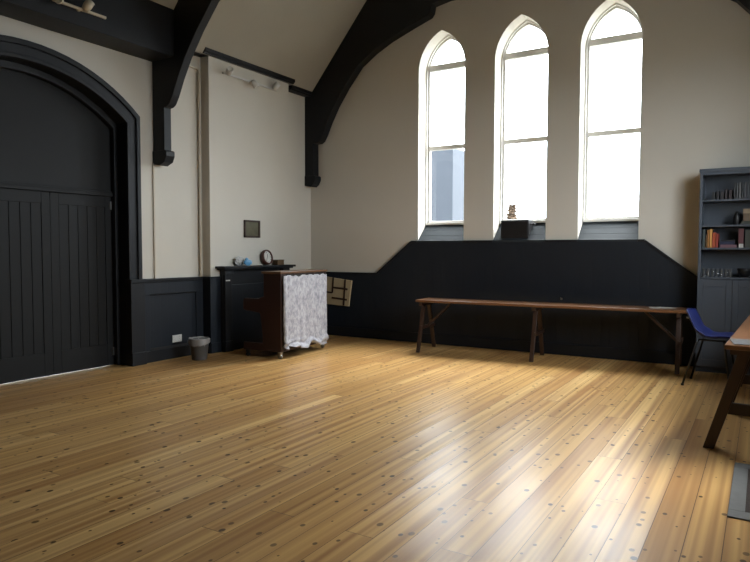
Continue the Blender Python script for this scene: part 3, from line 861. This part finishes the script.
flat_book('black thin book on top of the flat pile', -.438, .145, z3+.071, .018, cover('cover_black', (.012, .012, .014)))
book('tall maroon book right of the flat pile', -.262, .055, .21, .15, z3, cover('cover_maroon', (.085, .022, .026)), group=G3)
bm = B(); box(bm, -.022, .022, -.003, .003, 0, .042)
tag(obj('white_card', bm, M['paper'], loc=(-.232, 8.274, z3+.0005)), 'small white card standing in front of the maroon book', 'card')
book('dark olive book at the right of the coloured row', -.198, .06, .195, .16, z3, cover('cover_olive', (.03, .034, .026)), group=G3)
book('black book at the far right of the coloured row', -.13, .05, .185, .16, z3, cover('cover_coal', (.015, .015, .016)), group=G3)
# top shelf
z1 = SHELF[0]
for k, (w, h) in enumerate(((.034, .085), (.03, .095), (.036, .09), (.03, .115), (.034, .105))):
    book(['short black book at the left end of the top shelf', 'black book second from the left on the top shelf', 'dark book in the middle of the low row on the top shelf',
          'fourth dark book of the low row on the top shelf', 'dark book just left of the grey slim cases'][k], -.535+k*.042, w, h, .12, z1, cover('cover_dark%d' % k, (.017+.003*k, .018, .02)), group='dark books on the top shelf')
for k in range(6):
    book(['grey slim case at the left end of the row of cases', 'pale grey slim case second in the row', 'brightest slim grey case of the row', 'dark slim case right of the brightest one', 'grey slim case fifth in the row', 'blue-grey slim case at the right end of the row'][k],
         -.318+k*.026, .018, (.185, .178, .186, .18, .186, .182)[k], .135, z1, cover('case_grey%d' % k, [(.05, .054, .06), (.085, .09, .098), (.14, .145, .155), (.03, .033, .038), (.07, .074, .08), (.05, .056, .066)][k]), group='slim cases on the top shelf')
# second shelf: tan box on a dark book, dark object
t = thing('file_box', 'tan cardboard box on the second shelf of the bookcase', 'box', (-.13, 8.37, SHELF[1]+.0405))
bm = B(); box(bm, -.09, .09, -.09, .09, 0, .085); obj('box_body', bm, cover('brown_card', (.11, .075, .045)), t, .002)
bm = B(); box(bm, -.093, .093, -.093, .093, .085, .135); obj('lid', bm, cover('tan_card', (.24, .18, .115)), t, .002)
flatm = cover('cover_moss', (.03, .034, .028))
t = thing('book', 'dark flat book under the tan cardboard box', 'book', (-.24, 8.275, SHELF[1]+.0005))
bm = B(); box(bm, 0, .21, 0, .19, 0, .003); box(bm, 0, .21, 0, .19, .036, .039); box(bm, 0, .21, 0, .003, 0, .039); obj('cover', bm, flatm, t)
bm = B(); box(bm, .004, .206, .004, .186, .003, .036); obj('pages', bm, M['paper'], t)
bm = B(); lathe(bm, [(.028, 0), (.034, .01), (.036, .09), (.026, .12), (.016, .135), (.017, .15), (.012, .15)], 20)
tag(obj('black_jar', bm, M['black'], loc=(-.285, 8.36, SHELF[1]+.0005), smooth=True), 'small black jar left of the tan cardboard box', 'jar')
# drinking glasses
z4 = SHELF[3]
for k in range(7):
    bm = B(); r = .019
    lathe(bm, [(r*.85, 0), (r*.9, .004), (r, .095), (r-.002, .095), (r*.82, .008)], 18)
    o = obj('drinking_glass', bm, M['tumbler'], loc=(-.60+k*.045, 8.30+.02*(k % 2), z4+.0005), smooth=True)
    tag(o, ['clear tumbler nearest the left side of the bookcase', 'clear tumbler second from the bookcase\'s left side', 'clear tumbler third from the bookcase\'s left side', 'clear tumbler in the middle of the row of seven', 'clear tumbler third from the right of the row', 'clear tumbler second from the right of the row', 'clear tumbler at the right end of the row beside the black bowl'][k], 'glass', 'tumblers on the lowest open shelf')
bm = B(); lathe(bm, [(.04, 0), (.045, .008), (.075, .07), (.078, .10), (.072, .10), (.05, .02)], 24)
tag(obj('black_bowl', bm, M['black'], loc=(-.19, 8.38, z4+.0005), smooth=True), 'black bowl on the lowest open shelf of the bookcase', 'bowl')

# ------------------------------------------------------------------ floor mat
t = thing('floor_mat', 'dark brown mat with a grey border on the floorboards below the right table', 'mat', (.162, 4.28, .0003), 0)
bm = B(); a, b_, h, wd = .295, .50, .009, .105
for q in ((-a, a, -b_, -b_+wd), (-a, a, b_-wd, b_), (-a, -a+wd*.75, -b_+wd, b_-wd), (a-wd*.75, a, -b_+wd, b_-wd)): box(bm, *q, 0, h)
obj('border', bm, M['mat_border'], t, .002)
bm = B(); box(bm, -a+wd*.75, a-wd*.75, -b_+wd, b_-wd, 0, .007); obj('centre', bm, M['mat_centre'], t)

# ------------------------------------------------------------------ outside the windows
t = thing('neighbouring_building', 'slate blue rendered building seen through the left window', 'building', (-9.6, 15.2, -.12))
bm = B(); box(bm, -3.3, 3.22, -1.2, 1.2, 0, 3.95); obj('wall', bm, M['slate'], t)
bm = B(); prism(bm, [(-3.3, 3.95), (3.22, 3.95), (3.1, 4.02), (-3.2, 4.02)], 1, -1.2, 1.2); obj('roof', bm, M['roofing'], t)
t = thing('conical_shrub', 'rusty brown conical shrub seen through the middle window', 'shrub', (-4.98, 14.2, -.12))
bm = B()
for k in range(1800):
    z = random.random(); z = 1-math.sqrt(z*.98+.02); r = .30*(1-z)*math.sqrt(random.random())+.01; a = random.random()*2*PI
    c = Vector((r*math.cos(a), r*math.sin(a), .45+z*2.45)); s = .10
    d1 = Vector((random.uniform(-1, 1), random.uniform(-1, 1), random.uniform(-.6, .6))).normalized()*s
    d2 = d1.cross(Vector((random.uniform(-1, 1), random.uniform(-1, 1), random.uniform(-1, 1)))).normalized()*s*.5
    bm.faces.new([bm.verts.new(c-d1), bm.verts.new(c+d2), bm.verts.new(c+d1), bm.verts.new(c-d2)])
obj('foliage', bm, M['shrub'], t)
bm = B(); tube(bm, [(0, 0, 0), (.01, 0, .8), (0, .01, 2.4)], [.05, .04, .01], 8); obj('trunk', bm, M['bark'], t)

# ------------------------------------------------------------------ light
wd_ = bpy.data.worlds.new('overcast'); SC.world = wd_; wd_.use_nodes = True
nt = wd_.node_tree; bg = nt.nodes['Background']
tc = nt.nodes.new('ShaderNodeTexCoord'); sp = nt.nodes.new('ShaderNodeSeparateXYZ'); nt.links.new(tc.outputs['Generated'], sp.inputs[0])
cr = nt.nodes.new('ShaderNodeValToRGB'); nt.links.new(math_n(nt, 'MULTIPLY_ADD', sp.outputs[2], .5, .5), cr.inputs[0])
cr.color_ramp.elements[0].position = .48; cr.color_ramp.elements[0].color = (.80, .86, .92, 1)
cr.color_ramp.elements[1].position = .95; cr.color_ramp.elements[1].color = (.94, .98, 1.0, 1)
nt.links.new(cr.outputs[0], bg.inputs[0]); bg.inputs[1].default_value = 23.0
sun = bpy.data.lights.new('hazy_sun', 'SUN'); sun.energy = 27.0; sun.angle = math.radians(44); sun.color = (1.0, .98, .95)
so = bpy.data.objects.new('hazy_sun', sun); COL.objects.link(so)
el, az = math.radians(57), math.radians(28)
so.rotation_euler = Vector((math.cos(el)*math.sin(az), math.cos(el)*math.cos(az), math.sin(el))).to_track_quat('Z', 'Y').to_euler()
so.location = (2, 20, 20)
def portal(name, loc, rot, sx, sy):
    l = bpy.data.lights.new(name, 'AREA'); l.shape = 'RECTANGLE'; l.size = sx; l.size_y = sy; l.cycles.is_portal = True
    o = bpy.data.objects.new(name, l); COL.objects.link(o); o.location = loc; o.rotation_euler = rot
for k, (x0, x1) in enumerate(WINS):
    portal('daylight_portal', ((x0+x1)/2, YB+.02, (1.8+4.62)/2), (-PI/2, 0, 0), x1-x0, 2.85)
portal('daylight_portal', (XR+.42, (W4[0]+W4[1])/2, (W4[2]+W4[3])/2), (0, PI/2, 0), W4[3]-W4[2], W4[1]-W4[0])

# ------------------------------------------------------------------ camera
yaw, pit, rol, f = 5.47677031e-01, -4.81162427e-02, 1.91029043e-03, 638.774768
cy, sy, cp, s_ = math.cos(yaw), math.sin(yaw), math.cos(pit), math.sin(pit)
fw = Vector((-sy*cp, cy*cp, s_)); rt = Vector((cy, sy, 0)); up = rt.cross(fw)
r2 = rt*math.cos(rol) + up*math.sin(rol); u2 = -rt*math.sin(rol) + up*math.cos(rol)
cam = bpy.data.cameras.new('camera'); co = bpy.data.objects.new('camera', cam); COL.objects.link(co)
m3 = Matrix((r2, u2, -fw)).transposed(); co.matrix_world = Matrix.Translation((0, 0, 1.4)) @ m3.to_4x4()
cam.sensor_width = 36; cam.lens = f*36/750; cam.clip_start = .05; cam.clip_end = 300
SC.camera = co
SC.view_settings.view_transform = 'Standard'; SC.view_settings.look = 'None'; SC.view_settings.gamma = 1
SC.view_settings.use_curve_mapping = False; SC.view_settings.exposure = -0.16
SC.cycles.use_denoising = True; SC.cycles.use_adaptive_sampling = False
SC.cycles.max_bounces = 12; SC.cycles.diffuse_bounces = 8; SC.cycles.glossy_bounces = 4; SC.cycles.transparent_max_bounces = 12
SC.cycles.sample_clamp_indirect = 12; SC.cycles.caustics_reflective = False; SC.cycles.caustics_refractive = False
